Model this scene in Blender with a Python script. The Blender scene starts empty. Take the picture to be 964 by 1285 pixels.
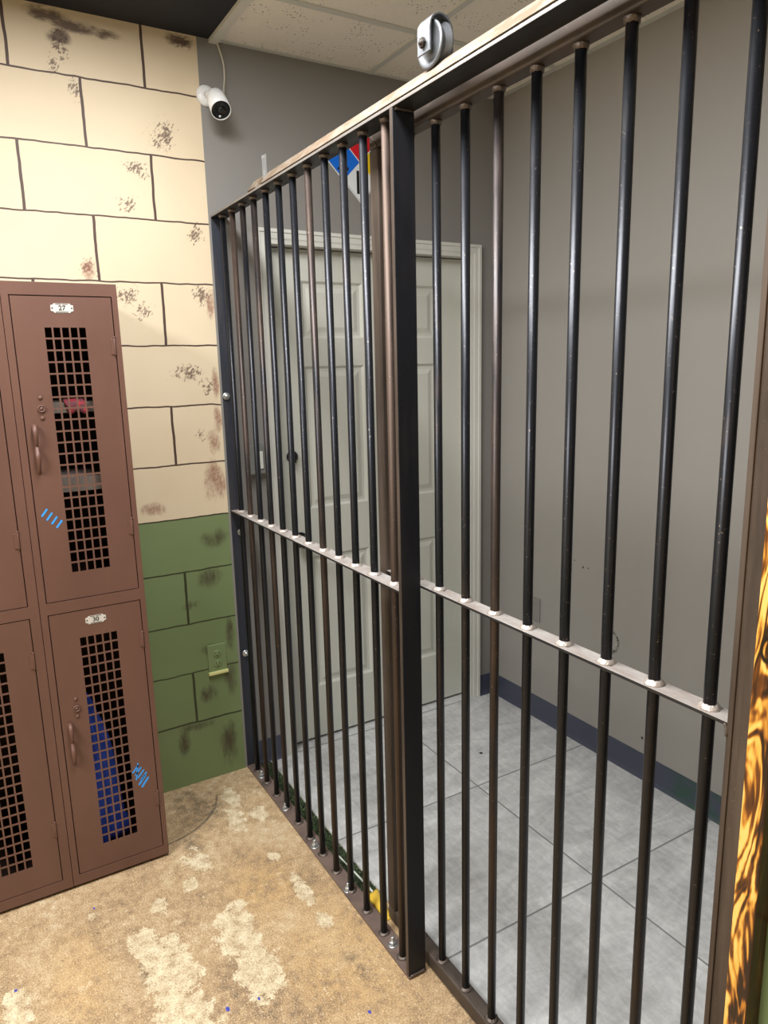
import bpy, bmesh, math, random
from mathutils import Matrix, Vector
random.seed(7)
SC = bpy.context.scene
COL = SC.collection
PI = math.pi

# ------------------------------------------------------------------ colour / material helpers
def lin(r, g, b):
    f = lambda c: (c/255/12.92) if c/255 <= .04045 else ((c/255+.055)/1.055)**2.4
    return (f(r), f(g), f(b), 1)

class MB:
    """small node-graph builder around one Principled material"""
    def __init__(s, name, base=(.5, .5, .5, 1), rough=.5, metal=0.0, spec=.5):
        s.m = bpy.data.materials.new(name); s.m.use_nodes = True
        s.nt = s.m.node_tree; s.b = s.nt.nodes['Principled BSDF']
        s.b.inputs['Base Color'].default_value = base
        s.b.inputs['Roughness'].default_value = rough
        s.b.inputs['Metallic'].default_value = metal
        s.b.inputs['Specular IOR Level'].default_value = spec
    def n(s, t, **k):
        o = s.nt.nodes.new(t)
        for a, v in k.items(): setattr(o, a, v)
        return o
    def put(s, sock, v):
        if isinstance(v, bpy.types.NodeSocket): s.nt.links.new(v, sock)
        else: sock.default_value = v
    def math(s, op, a, b=0.0, c=None, clamp=False):
        o = s.n('ShaderNodeMath', operation=op, use_clamp=clamp)
        s.put(o.inputs[0], a); s.put(o.inputs[1], b)
        if c is not None: s.put(o.inputs[2], c)
        return o.outputs[0]
    def vmath(s, op, a, b):
        o = s.n('ShaderNodeVectorMath', operation=op)
        s.put(o.inputs[0], a); s.put(o.inputs[1], b)
        return o.outputs['Value'] if op in ('LENGTH', 'DISTANCE', 'DOT_PRODUCT') else o.outputs[0]
    def coord(s):
        return s.n('ShaderNodeTexCoord').outputs['Object']
    def world(s):
        return s.n('ShaderNodeNewGeometry').outputs['Position']
    def xyz(s, v):
        o = s.n('ShaderNodeSeparateXYZ'); s.put(o.inputs[0], v); return o.outputs
    def comb(s, x, y, z=0.0):
        o = s.n('ShaderNodeCombineXYZ')
        for i, v in enumerate((x, y, z)): s.put(o.inputs[i], v)
        return o.outputs[0]
    def noise(s, vec, scale=5, detail=4, rough=.55, dist=0.0, col=False):
        o = s.n('ShaderNodeTexNoise')
        s.put(o.inputs['Vector'], vec); o.inputs['Scale'].default_value = scale
        o.inputs['Detail'].default_value = detail; o.inputs['Roughness'].default_value = rough
        o.inputs['Distortion'].default_value = dist
        return o.outputs['Color' if col else 'Fac']
    def scale(s, vec, sx, sy, sz):
        return s.vmath('MULTIPLY', vec, (sx, sy, sz))
    def mapr(s, v, a, b, c=0.0, d=1.0, smooth=False):
        o = s.n('ShaderNodeMapRange', interpolation_type='SMOOTHSTEP' if smooth else 'LINEAR')
        s.put(o.inputs[0], v)
        for i, q in enumerate((a, b, c, d)): s.put(o.inputs[i+1], q)
        return o.outputs[0]
    def mix(s, f, a, b):
        o = s.n('ShaderNodeMix', data_type='RGBA')
        s.put(o.inputs[0], f); s.put(o.inputs[6], a); s.put(o.inputs[7], b)
        return o.outputs[2]
    def ramp(s, f, stops):
        o = s.n('ShaderNodeValToRGB'); s.put(o.inputs[0], f)
        e = o.color_ramp.elements
        while len(e) < len(stops): e.new(.5)
        for i, (p, c) in enumerate(stops): e[i].position = p; e[i].color = c
        return o.outputs[0]
    def base(s, v): s.put(s.b.inputs['Base Color'], v); return s
    def rough(s, v): s.put(s.b.inputs['Roughness'], v); return s
    def bump(s, h, strength=.3, dist=.002):
        o = s.n('ShaderNodeBump'); s.put(o.inputs['Height'], h)
        o.inputs['Strength'].default_value = strength; o.inputs['Distance'].default_value = dist
        s.nt.links.new(o.outputs[0], s.b.inputs['Normal']); return s
    def spots(s, vec2, lst, feather=.5):
        """max over elliptical blobs (u, v, ru, rv) of a soft mask"""
        acc = None
        for u, v, ru, rv in lst:
            d = s.vmath('SUBTRACT', vec2, (u, v, 0))
            d = s.vmath('MULTIPLY', d, (1/ru, 1/rv, 0))
            o = s.n('ShaderNodeVectorMath', operation='LENGTH'); s.put(o.inputs[0], d)
            k = s.mapr(o.outputs['Value'], feather, 1.25, 1, 0, True)
            acc = k if acc is None else s.math('MAXIMUM', acc, k)
        return acc

# ------------------------------------------------------------------ materials
SPECK = [(-.44,2.575,.045,.075),(-.46,2.53,.03,.05),(-.135,2.37,.055,.075),(-.17,2.35,.05,.05),(-.248,2.255,.055,.032),(-.225,2.235,.03,.02),(-.286,2.143,.06,.035),
 (-.42,1.935,.05,.05),(-.404,2.47,.03,.06),(-.05,2.06,.045,.05),(-.05,1.86,.05,.05),(-.31,1.85,.06,.06),(-.26,1.80,.05,.05),(-.12,1.59,.08,.045),(-.06,1.545,.04,.05),(-.09,1.368,.035,.04),(-.05,2.66,.05,.035)]
SMEAR_RED = [(-.425,1.925,.03,.05),(-.022,1.83,.022,.065),(-.024,1.555,.017,.065),(-.024,1.415,.02,.06),(-.05,1.19,.05,.10),(-.28,1.11,.05,.03),(-.045,1.33,.03,.06)]
SMEAR_DARK = [(-.47,2.665,.07,.028),(-.39,2.645,.09,.022),(-.30,2.64,.05,.018),(-.06,2.668,.06,.026),(-.44,2.61,.04,.03)]
STAIN_G = [(-0.066,.975,.068,.043),(-0.092,.823,.055,.05),(-0.036,.586,.022,.091),(-0.122,.54,.037,.026),(-0.042,.404,.032,.083),(-0.136,.361,.044,.046),
 (-0.243,.19,.031,.073),(-0.067,.137,.045,.118),(-0.198,.238,.093,.024),(-0.176,.728,.042,.025)]

def block_wall(name, axis, u0, stains=True):
    m = MB(name, rough=.55)
    P = m.xyz(m.world()); U, Z = P[axis], P[2]
    wob = m.math('MULTIPLY', m.math('SUBTRACT', m.noise(m.world(), 9, 2), .5), .012)
    fc = m.n('ShaderNodeFloatCurve'); m.put(fc.inputs['Value'], m.math('DIVIDE', m.math('ADD', Z, wob), 2.8))
    zs = [-.06, .256, .461, .657, .861, 1.064, 1.262, 1.472, 1.684, 1.893, 2.097, 2.301, 2.504, 2.71]
    c = fc.mapping.curves[0]
    pts = [(z/2.8, (i+.0)/14) for i, z in enumerate(zs)]
    c.points[0].location = (0, 0); c.points[-1].location = (1, 1)
    c.points[0].location = pts[0]; c.points[-1].location = pts[-1]
    for p in pts[1:-1]: c.points.new(*p)
    for p in c.points: p.handle_type = 'VECTOR'
    fc.mapping.extend = 'EXTRAPOLATED'; fc.mapping.update()
    idx = m.math('MULTIPLY', fc.outputs[0], 14)
    up = m.math('GREATER_THAN', Z, 1.064)
    v = m.math('MULTIPLY', m.math('ADD', m.math('ADD', idx, up), 2.0), .2045)
    u = m.math('MULTIPLY', m.math('ADD', m.math('SUBTRACT', U, u0), m.math('MULTIPLY', wob, .8)), .6)
    br = m.n('ShaderNodeTexBrick', offset=.5, offset_frequency=2, squash=1, squash_frequency=2)
    m.put(br.inputs['Vector'], m.comb(u, v))
    br.inputs['Scale'].default_value = 1; br.inputs['Mortar Size'].default_value = .0029
    br.inputs['Mortar Smooth'].default_value = .15; br.inputs['Bias'].default_value = 0
    br.inputs['Brick Width'].default_value = .24; br.inputs['Row Height'].default_value = .2045
    mort = br.outputs['Fac']
    big = m.noise(m.world(), 2.2, 3)
    cream = m.mix(m.mapr(big, .35, .7), lin(212, 195, 167), lin(220, 205, 178))
    green = m.mix(m.mapr(big, .35, .7), lin(112, 130, 88), lin(122, 140, 98))
    if stains:
        vec2 = m.comb(U, Z)
        ca, sa = math.cos(.7), math.sin(.7)      # sponge strokes run diagonally
        rot = m.comb(m.math('ADD', m.math('MULTIPLY', U, ca), m.math('MULTIPLY', Z, -sa)), m.math('ADD', m.math('MULTIPLY', U, sa*.45), m.math('MULTIPLY', Z, ca*.45)))
        hi = m.noise(rot, 150, 4, .7); lo = m.noise(rot, 30, 3, .6)
        brush = m.noise(m.scale(m.world(), 1, 1, .4), 26, 5, .7)
        sk = m.spots(vec2, SPECK, .0)
        v_ = m.math('ADD', m.math('ADD', m.math('MULTIPLY', hi, .8), m.math('MULTIPLY', lo, .4)), m.math('MULTIPLY', sk, .20))
        k = m.math('MULTIPLY', m.mapr(v_, .75, .82), m.mapr(sk, .02, .2))
        cream = m.mix(m.math('MULTIPLY', k, .85), cream, lin(88, 62, 54))
        sr = m.spots(vec2, SMEAR_RED, .0)
        kr = m.math('MULTIPLY', m.mapr(m.math('ADD', brush, m.math('MULTIPLY', sr, .32)), .54, .80), m.mapr(sr, .02, .3))
        kr = m.math('MULTIPLY', kr, m.mapr(hi, .35, .6, .45, 1))
        cream = m.mix(m.math('MULTIPLY', kr, .85), cream, lin(134, 84, 68))
        sd = m.spots(vec2, SMEAR_DARK, .0)
        kd = m.math('MULTIPLY', m.mapr(m.math('ADD', m.noise(m.scale(m.world(), 1, .6, 1.6), 22, 5, .7), m.math('MULTIPLY', sd, .3)), .50, .76), m.mapr(sd, .02, .35))
        cream = m.mix(m.math('MULTIPLY', kd, .85), cream, lin(72, 50, 44))
        sg = m.spots(vec2, STAIN_G, .0)
        k2 = m.math('MULTIPLY', m.mapr(m.math('ADD', brush, m.math('MULTIPLY', sg, .3)), .52, .86), m.mapr(sg, .0, .4))
        green = m.mix(m.math('MULTIPLY', k2, .85), green, lin(66, 54, 42))
    col = m.mix(up, green, cream)
    mc = m.mix(up, lin(52, 56, 34), lin(74, 54, 47))
    m.base(m.mix(mort, col, mc))
    m.bump(m.noise(m.world(), 160, 3), .12, .001)
    return m.m

def paint(name, a, b=None, rough=.55, sc=3, bump=.1, bsc=180, spec=.4):
    m = MB(name, rough=rough, spec=spec)
    w = m.coord()
    m.base(m.mix(m.mapr(m.noise(w, sc, 4), .3, .7), lin(*a), lin(*(b or a))))
    if bump: m.bump(m.noise(w, bsc, 3), bump, .001)
    return m.m

def steel(name, dark, brown, amount, metal=.75, rough=.36, randomise=False, streak=(1, 1, .15), spk=.5):
    m = MB(name, rough=rough, metal=metal)
    w = m.coord()
    if randomise:
        r = m.n('ShaderNodeObjectInfo').outputs['Random']
        w = m.vmath('ADD', w, m.comb(m.math('MULTIPLY', r, 7.3), m.math('MULTIPLY', r, 3.1), m.math('MULTIPLY', r, 11.7)))
        am = m.math('ADD', m.math('POWER', r, 6.0), amount-.35)
    else: am = amount
    n1 = m.noise(m.scale(w, *streak), 18, 5, .65)
    f = m.mapr(m.math('ADD', n1, m.math('MULTIPLY', am, .45)), .52, .82)
    c = m.mix(f, lin(*dark), lin(*brown))
    sp = m.mapr(m.noise(w, 190, 3, .6), .66, .74)
    c = m.mix(m.math('MULTIPLY', sp, spk), c, lin(168, 148, 136))
    m.base(c)
    m.rough(m.math('ADD', m.math('MULTIPLY', f, .22), rough))
    m.bump(n1, .12, .001)
    return m.m

M_BLOCK_Y = block_wall('painted_block_y', 1, -.19)
M_BLOCK_X = block_wall('painted_block_x', 0, 2.06, False)
M_FENCE = steel('bar_steel', (38, 40, 46), (84, 70, 62), .12, .62, .33, True)
M_POST = steel('post_steel', (34, 36, 43), (44, 42, 46), .1, .45, .5, spk=.1)
M_FLANGE = steel('flange_steel', (58, 62, 74), (74, 70, 70), .1, .5, .5, spk=.15)
M_BROWN = steel('brown_steel', (68, 61, 58), (98, 87, 80), .45, .5, .45, streak=(.3, 1, 1), spk=.25)
M_BROWNV = steel('brown_steel_upright', (68, 60, 56), (100, 88, 80), .45, .5, .45, streak=(1.6, 1.6, .12), spk=.25)
M_PLATE = steel('floor_plate_steel', (96, 82, 78), (120, 102, 94), .5, .3, .6, streak=(1, 1, 1), spk=.5)
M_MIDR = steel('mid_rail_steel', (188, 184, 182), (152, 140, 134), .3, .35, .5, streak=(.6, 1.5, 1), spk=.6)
M_TRACK = steel('track_steel', (146, 137, 126), (116, 98, 80), .5, .3, .55, streak=(1, 2, 2), spk=.7)
M_RAIL = steel('top_rail_steel', (150, 147, 146), (120, 113, 108), .3, .5, .45, streak=(.3, 2, 2), spk=.3)
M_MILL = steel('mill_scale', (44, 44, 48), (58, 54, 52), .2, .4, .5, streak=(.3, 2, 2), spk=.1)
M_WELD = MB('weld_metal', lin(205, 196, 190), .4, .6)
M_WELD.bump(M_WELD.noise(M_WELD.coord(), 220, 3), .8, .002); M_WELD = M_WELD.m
M_WELDD = MB('weld_metal_dark', lin(104, 94, 88), .45, .6)
M_WELDD.bump(M_WELDD.noise(M_WELDD.coord(), 220, 3), .8, .002); M_WELDD = M_WELDD.m
M_ZINC = MB('zinc', lin(200, 204, 208), .32, .85)
M_ZINC.bump(M_ZINC.noise(M_ZINC.coord(), 120, 3), .2, .001); M_ZINC = M_ZINC.m
M_GALV = steel('galvanised_steel', (150, 154, 160), (112, 116, 122), .5, .8, .34, streak=(1, 1, 1), spk=.3)
M_DARKBOLT = MB('dark_bolt', lin(58, 52, 48), .5, .6).m
M_LOCKER = MB('locker_enamel', rough=.42)
_w = M_LOCKER.world()
M_LOCKER.base(M_LOCKER.mix(M_LOCKER.mapr(M_LOCKER.noise(M_LOCKER.scale(_w, 1, 1, .5), 5, 5, .6), .35, .75), lin(102, 72, 62), lin(92, 64, 55)))
M_LOCKER.bump(M_LOCKER.noise(_w, 260, 2), .06, .0006); M_LOCKER = M_LOCKER.m
M_LOCKIN = paint('locker_inside', (70, 52, 46), rough=.7, bump=0)
M_SHELF = paint('locker_shelf', (128, 118, 112), rough=.6, bump=0)
M_TAG = MB('tag_metal', lin(214, 212, 208), .35, .35).m
M_BLACK = MB('black_paint', lin(20, 20, 22), .5).m
M_BLUEMARK = MB('blue_marker', lin(52, 150, 235), .5).m
M_JACKET = MB('blue_cloth', rough=.75)
M_JACKET.base(M_JACKET.mix(M_JACKET.noise(M_JACKET.coord(), 20), lin(26, 50, 146), lin(62, 98, 214))); M_JACKET = M_JACKET.m
M_RED = MB('red_cloth', rough=.8); M_RED.base(M_RED.mix(M_RED.mapr(M_RED.noise(M_RED.coord(), 60), .45, .55), lin(190, 52, 66), lin(120, 70, 80))); M_RED = M_RED.m
M_GREY = paint('grey_wall_paint', (132, 130, 128), (136, 134, 132), .5, 1.5, .08, 220)  # back wall's grey toned darker, left wall's shade put into the colour
M_DOOR = paint('door_paint', (196, 198, 190), (200, 202, 195), .42, 2, .04, 150)
M_TRIM = paint('casing_paint', (204, 205, 200), (210, 211, 206), .4, 2, 0)
M_VINYL = MB('cove_vinyl', rough=.4)
_p = M_VINYL.xyz(M_VINYL.world())
_g = M_VINYL.mapr(M_VINYL.noise(M_VINYL.scale(M_VINYL.world(), 1, 1, 2.5), 14, 3), .4, .62)
_g = M_VINYL.math('MULTIPLY', _g, M_VINYL.math('MULTIPLY', M_VINYL.mapr(_p[0], 1.0, 1.08), M_VINYL.mapr(_p[0], 1.2, 1.3, 1, 0)))
M_VINYL.base(M_VINYL.mix(M_VINYL.math('MULTIPLY', _g, .85), lin(66, 70, 88), lin(38, 74, 58))); M_VINYL = M_VINYL.m
M_BLACKCEIL = paint('black_ceiling_paint', (25, 28, 36), (29, 32, 41), .7, 4, .5, 90)
M_WHITEP = MB('white_plastic', lin(226, 228, 230), .35).m
M_GLOSSB = MB('black_gloss', lin(14, 14, 16), .12).m
M_LENS = MB('lens_glass', lin(30, 31, 34), .08).m
M_CORD = MB('cord_white', lin(196, 190, 176), .55).m
M_OUTGREEN = paint('outlet_green', (116, 134, 92), (122, 140, 98), .45, 8, .05)
M_OUTLIT = MB('outlet_lit_bevel', lin(214, 214, 150), .5).m  # pale tone paints the light caught by the cover's bottom bevel
M_SLOT = MB('slot_dark', lin(24, 26, 20), .6).m
M_SIGNBLUE = MB('sign_blue', lin(10, 110, 226), .4).m
M_SIGNRED = MB('sign_red', lin(214, 26, 44), .4).m
M_SIGNYEL = MB('sign_yellow', lin(240, 205, 24), .4).m
M_SIGNWHT = MB('sign_white', lin(226, 232, 238), .4).m
M_YELLOW = MB('yellow_plastic', lin(228, 190, 70), .45).m
M_STRIPW = MB('white_strip', lin(206, 214, 208), .5).m
M_EDGE = MB('tile_edge', lin(176, 176, 166), .5).m
M_CLEAR = MB('clear_plastic', lin(170, 172, 174), .25)
M_CLEAR.b.inputs['Alpha'].default_value = .2; M_CLEAR = M_CLEAR.m
M_DARKMET = MB('dark_metal', lin(40, 40, 44), .3, .7).m
M_SWITCH = paint('switch_box_paint', (112, 114, 112), (118, 120, 118), .4, 5, 0)

def mat_concrete():
    m = MB('worn_concrete', rough=.62)
    w = m.world(); P = m.xyz(w); v2 = m.comb(P[0], P[1])
    n1 = m.noise(w, 3.2, 6, .62); n2 = m.noise(w, 30, 8, .74); n3 = m.noise(w, 240, 3, .7)
    c = m.ramp(m.math('ADD', m.math('MULTIPLY', n1, .45), m.math('MULTIPLY', n2, .55)),
               [(.34, lin(92, 78, 62)), (.42, lin(146, 122, 94)), (.50, lin(176, 148, 112)), (.57, lin(192, 167, 132)), (.66, lin(210, 196, 168))])
    warm = m.spots(v2, [(1.05, -.1, .35, .22), (.7, -.2, .2, .15), (.75, -.75, .2, .1)], .2)
    c = m.mix(m.math('MULTIPLY', m.math('MULTIPLY', warm, m.mapr(n2, .35, .6)), .5), c, lin(198, 156, 92))
    # scratched dark zone near the wall
    dz = m.spots(v2, [(.18, -.25, .22, .18), (.36, -.33, .12, .07), (.06, -.28, .12, .1), (1.12, -.09, .14, .05), (.82, -.58, .12, .06)], .1)
    k = m.mapr(m.math('ADD', m.noise(m.scale(w, 1, 1.0, 1), 34, 5, .75), m.math('MULTIPLY', dz, .25)), .66, .82)
    c = m.mix(m.math('MULTIPLY', m.math('MULTIPLY', k, dz), .75), c, lin(92, 78, 62))
    # pale peeled patches
    PT = [(.86,-.53,.19,.105),(1.02,-.54,.16,.11),(.73,-.58,.10,.075),(.82,-.335,.17,.09),(.98,-.33,.17,.085),(.72,-.30,.05,.05),(.76,-.10,.11,.035),(.92,-.10,.06,.035),
          (.318,-.073,.06,.05),(.77,-.90,.10,.06),(.46,-.34,.10,.06),(.55,-.39,.05,.04),(.165,-.126,.11,.042),(.53,-.684,.036,.027),(.60,-.50,.06,.04),(.57,-.12,.04,.03),(1.25,-.75,.3,.2),(.30,-.16,.12,.05)]
    sk = m.spots(v2, PT, .0)
    e = m.math('ADD', m.math('ADD', m.math('MULTIPLY', m.noise(w, 15, 8, .72), 1.0), m.math('MULTIPLY', m.noise(w, 90, 4, .7), .3)), m.math('MULTIPLY', sk, .42))
    pk = m.math('MULTIPLY', m.mapr(e, .83, .89), m.mapr(sk, .02, .15))
    pale = m.mix(m.mapr(n2, .36, .62), lin(176, 152, 116), lin(230, 218, 188))
    c = m.mix(m.math('MULTIPLY', pk, .9), c, pale)
    fl = m.noise(w, 58, 5, .7)
    c = m.mix(m.mapr(fl, .60, .66, 0, .6), c, lin(228, 212, 180)); c = m.mix(m.mapr(fl, .40, .34, 0, .55), c, lin(98, 78, 60))
    mo = m.math('MULTIPLY', m.mapr(m.noise(w, 8, 9, .76), .585, .62), m.mapr(n2, .42, .6)); c = m.mix(m.math('MULTIPLY', mo, .55), c, pale)
    # curved scrape
    d = m.vmath('SUBTRACT', w, (.06, -.42, 0)); o = m.n('ShaderNodeVectorMath', operation='LENGTH'); m.put(o.inputs[0], d)
    arc = m.mapr(m.math('ABSOLUTE', m.math('SUBTRACT', o.outputs['Value'], .258)), .002, .006, 1, 0)
    arc = m.math('MULTIPLY', arc, m.mapr(n2, .35, .5)); arc = m.math('MULTIPLY', arc, m.math('GREATER_THAN', P[1], -.41))
    arc = m.math('MULTIPLY', arc, m.math('GREATER_THAN', P[0], .12))
    c = m.mix(m.math('MULTIPLY', arc, .8), c, lin(60, 52, 46))
    # fine grain
    c = m.mix(m.mapr(n3, .54, .68, 0, .6), c, lin(236, 222, 194))
    c = m.mix(m.mapr(n3, .46, .34, 0, .6), c, lin(104, 80, 60))
    pb = m.spots(v2, [(1.055, -.439, .008, .005), (.702, -.9, .005, .004), (1.254, -.136, .006, .004), (.499, -.672, .005, .003), (1.068, -.36, .006, .003)], .7)
    c = m.mix(pb, c, lin(62, 70, 170))
    m.base(c)
    m.bump(m.math('ADD', m.math('MULTIPLY', n3, .5), m.math('ADD', n2, m.math('MULTIPLY', pk, .3))), .35, .003)
    return m.m

def mat_tile():
    m = MB('cement_look_tile', rough=.42)
    w = m.world(); P = m.xyz(w)
    fr = lambda s, o: m.math('ABSOLUTE', m.math('SUBTRACT', m.math('FRACT', m.math('ADD', m.math('DIVIDE', m.math('SUBTRACT', s, o), .6085), .5)), .5))
    gx = fr(P[0], .006); gy = fr(P[1], .098)
    g = m.mapr(m.math('MINIMUM', gx, gy), .0036, .0062, 1, 0)
    cx = m.math('FLOOR', m.math('DIVIDE', m.math('SUBTRACT', P[0], .006), .6085)); cy = m.math('FLOOR', m.math('DIVIDE', m.math('SUBTRACT', P[1], .098), .6085))
    off = m.vmath('ADD', w, m.comb(m.math('MULTIPLY', cx, 3.7), m.math('MULTIPLY', cy, 5.3), 0.0))
    s = m.noise(m.scale(off, 1, .4, 1), 10, 9, .74, .8)
    s2 = m.noise(m.scale(off, .35, 1, 1), 46, 6, .75)
    f = m.math('ADD', m.math('MULTIPLY', s, .6), m.math('MULTIPLY', s2, .4))
    c = m.ramp(f, [(.30, lin(144, 146, 148)), (.43, lin(180, 182, 184)), (.54, lin(203, 205, 207)), (.68, lin(234, 236, 237))])
    c = m.mix(m.math('MULTIPLY', g, .85), c, lin(112, 114, 116))
    hole = m.spots(m.comb(P[0], P[1]), [(.433, .866, .008, .008)], .7)
    c = m.mix(hole, c, lin(16, 16, 18))
    m.base(c); m.bump(m.math('MULTIPLY', g, -1.0), .4, .002)
    return m.m

def mat_backwall():
    m = MB('grey_wall_scuffed', rough=.5, spec=.4)
    w = m.world(); P = m.xyz(w)
    base = m.mix(m.noise(w, 1.5), lin(150, 147, 144), lin(154, 152, 149))  # same grey, kept lighter to paint in the brighter light here
    d = m.vmath('MULTIPLY', m.vmath('SUBTRACT', m.comb(P[0], P[2]), (.731, .502, 0)), (1/.042, 1/.05, 0))
    o = m.n('ShaderNodeVectorMath', operation='LENGTH'); m.put(o.inputs[0], d)
    ring = m.mapr(m.math('ABSOLUTE', m.math('SUBTRACT', o.outputs['Value'], .88)), .05, .2, 1, 0)
    ring = m.math('MULTIPLY', ring, m.mapr(m.noise(w, 120, 4), .42, .55))
    c = m.mix(ring, base, lin(28, 28, 28))
    fl = m.math('MULTIPLY', m.mapr(o.outputs['Value'], .8, 1.3, 1, 0), m.mapr(m.noise(w, 170, 3), .6, .66))
    c = m.mix(fl, c, lin(190, 188, 182))
    dots = m.spots(m.comb(P[0], P[2]), [(.572, .77, .004, .005), (.905, .163, .005, .006), (.523, .789, .003, .003), (.6, .772, .003, .003)], .7)
    c = m.mix(dots, c, lin(20, 20, 20))
    m.base(c); m.bump(m.noise(w, 220, 3), .08, .001)
    return m.m

def mat_ceiltile():
    m = MB('acoustic_tile', rough=.85)
    w = m.world()
    v = m.n('ShaderNodeTexVoronoi'); m.put(v.inputs['Vector'], w); v.inputs['Scale'].default_value = 85
    h = m.math('MULTIPLY', m.mapr(v.outputs['Distance'], .16, .24, 1, 0), m.mapr(m.noise(w, 14, 2), .5, .58))
    c = m.mix(m.noise(w, 60, 4), lin(236, 230, 220), lin(244, 239, 231))
    m.base(m.mix(h, c, lin(62, 56, 50))); m.bump(m.noise(w, 140, 4), .35, .002)
    return m.m

def mat_wood():
    m = MB('burnt_pine', rough=.38)
    w = m.world(); P = m.xyz(w)
    # knot at height 1.245 pulls the grain round it
    d = m.vmath('MULTIPLY', m.vmath('SUBTRACT', m.comb(P[0], P[2]), (2.124, 1.245, 0)), (18, 9, 0))
    o = m.n('ShaderNodeVectorMath', operation='LENGTH'); m.put(o.inputs[0], d)
    kd = o.outputs['Value']; pull = m.mapr(kd, 0, 1.2, 1, 0, True)
    n = m.noise(m.scale(w, 20, 20, 4.5), 1.3, 3, .5, .9)
    ph = m.math('ADD', m.math('MULTIPLY', n, 34), m.math('MULTIPLY', P[0], 100))
    ph = m.math('ADD', ph, m.math('MULTIPLY', pull, m.math('MULTIPLY', kd, 16)))
    band = m.math('ADD', m.math('MULTIPLY', m.math('SINE', ph), .5), .5)
    burn = m.noise(m.scale(w, 26, 26, 6), 1.3, 4, .58, .8)
    f = m.math('ADD', m.math('MULTIPLY', band, .62), m.math('MULTIPLY', m.mapr(burn, .36, .66), .5))
    f = m.math('ADD', f, m.mapr(P[0], 2.118, 2.1405, .02, -.42))
    c = m.ramp(f, [(.12, lin(44, 26, 14)), (.36, lin(116, 66, 24)), (.50, lin(190, 124, 44)), (.66, lin(240, 182, 82)), (.85, lin(250, 206, 116))])
    eye = m.mapr(m.math('ABSOLUTE', m.math('SUBTRACT', kd, .13)), .02, .05, 1, 0)
    c = m.mix(eye, c, lin(30, 18, 10))
    side = m.mapr(P[0], 2.1388, 2.1397)                   # scorched side grain
    c = m.mix(m.math('MULTIPLY', side, .9), c, m.mix(burn, lin(26, 22, 14), lin(92, 56, 28)))
    m.base(c); m.bump(band, .15, .001)
    return m.m

M_CONC, M_TILE, M_BACK, M_CEIL, M_WOOD = mat_concrete(), mat_tile(), mat_backwall(), mat_ceiltile(), mat_wood()
M_MOSS = MB('moss_green', rough=.8)
M_MOSS.base(M_MOSS.ramp(M_MOSS.noise(M_MOSS.coord(), 130, 2), [(.35, lin(24, 28, 20)), (.52, lin(44, 62, 36)), (.66, lin(84, 104, 62)), (.78, lin(150, 150, 120))])); M_MOSS = M_MOSS.m

# ------------------------------------------------------------------ geometry helpers
def box(bm, x0, x1, y0, y1, z0, z1, mi=0):
    v = [bm.verts.new(p) for p in ((x0,y0,z0),(x1,y0,z0),(x1,y1,z0),(x0,y1,z0),(x0,y0,z1),(x1,y0,z1),(x1,y1,z1),(x0,y1,z1))]
    for f in ((3,2,1,0),(4,5,6,7),(0,1,5,4),(1,2,6,5),(2,3,7,6),(3,0,4,7)):
        bm.faces.new([v[i] for i in f]).material_index = mi

def frame_of(d):
    d = Vector(d).normalized()
    a = Vector((0,0,1)) if abs(d.z) < .9 else Vector((1,0,0))
    u = a.cross(d).normalized(); return u, d.cross(u), d

def lathe(bm, origin, axis, prof, seg=20, mi=0, smooth=True, jit=0.0):
    """profile [(r, t)] revolved round axis; ends closed when r == 0"""
    u, w, d = frame_of(axis); o = Vector(origin); rings = []
    for r, t in prof:
        if r < 1e-6: rings.append([bm.verts.new(o + d*t)])
        else: rings.append([bm.verts.new(o + d*(t + random.uniform(-jit, jit)) + (u*math.cos(2*PI*k/seg) + w*math.sin(2*PI*k/seg))*(r + random.uniform(-jit, jit))) for k in range(seg)])
    for a, b in zip(rings, rings[1:]):
        for k in range(seg):
            k2 = (k+1) % seg
            if len(a) == 1 and len(b) == 1: continue
            vs = [a[0], b[k2], b[k]] if len(a) == 1 else ([a[k], a[k2], b[0]] if len(b) == 1 else [a[k], a[k2], b[k2], b[k]])
            f = bm.faces.new(vs); f.smooth = smooth; f.material_index = mi

def cyl(bm, p0, p1, r, seg=20, mi=0, ch=0.0):
    d = Vector(p1) - Vector(p0); L = d.length
    lathe(bm, p0, d, [(0,0),(r-ch,0),(r,ch),(r,L-ch),(r-ch,L),(0,L)] if ch else [(0,0),(r,0),(r,L),(0,L)], seg, mi)

def tube(bm, pts, rad, seg=10, mi=0):
    """swept round tube with capped ends; rad is a number or a list"""
    pts = [Vector(p) for p in pts]; n = len(pts)
    rs = rad if isinstance(rad, (list, tuple)) else [rad]*n
    ref = None; rings = []
    for i, p in enumerate(pts):
        t = (pts[min(i+1, n-1)] - pts[max(i-1, 0)]).normalized()
        if ref is None: u = frame_of(t)[0]
        else: u = (ref - t*ref.dot(t)).normalized()
        ref = u; w = t.cross(u)
        rings.append([bm.verts.new(p + (u*math.cos(2*PI*k/seg) + w*math.sin(2*PI*k/seg))*rs[i]) for k in range(seg)])
    for a, b in zip(rings, rings[1:]):
        for k in range(seg):
            f = bm.faces.new([a[k], a[(k+1) % seg], b[(k+1) % seg], b[k]]); f.smooth = True; f.material_index = mi
    bm.faces.new(rings[0][::-1]).material_index = mi; bm.faces.new(rings[-1]).material_index = mi

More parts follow.
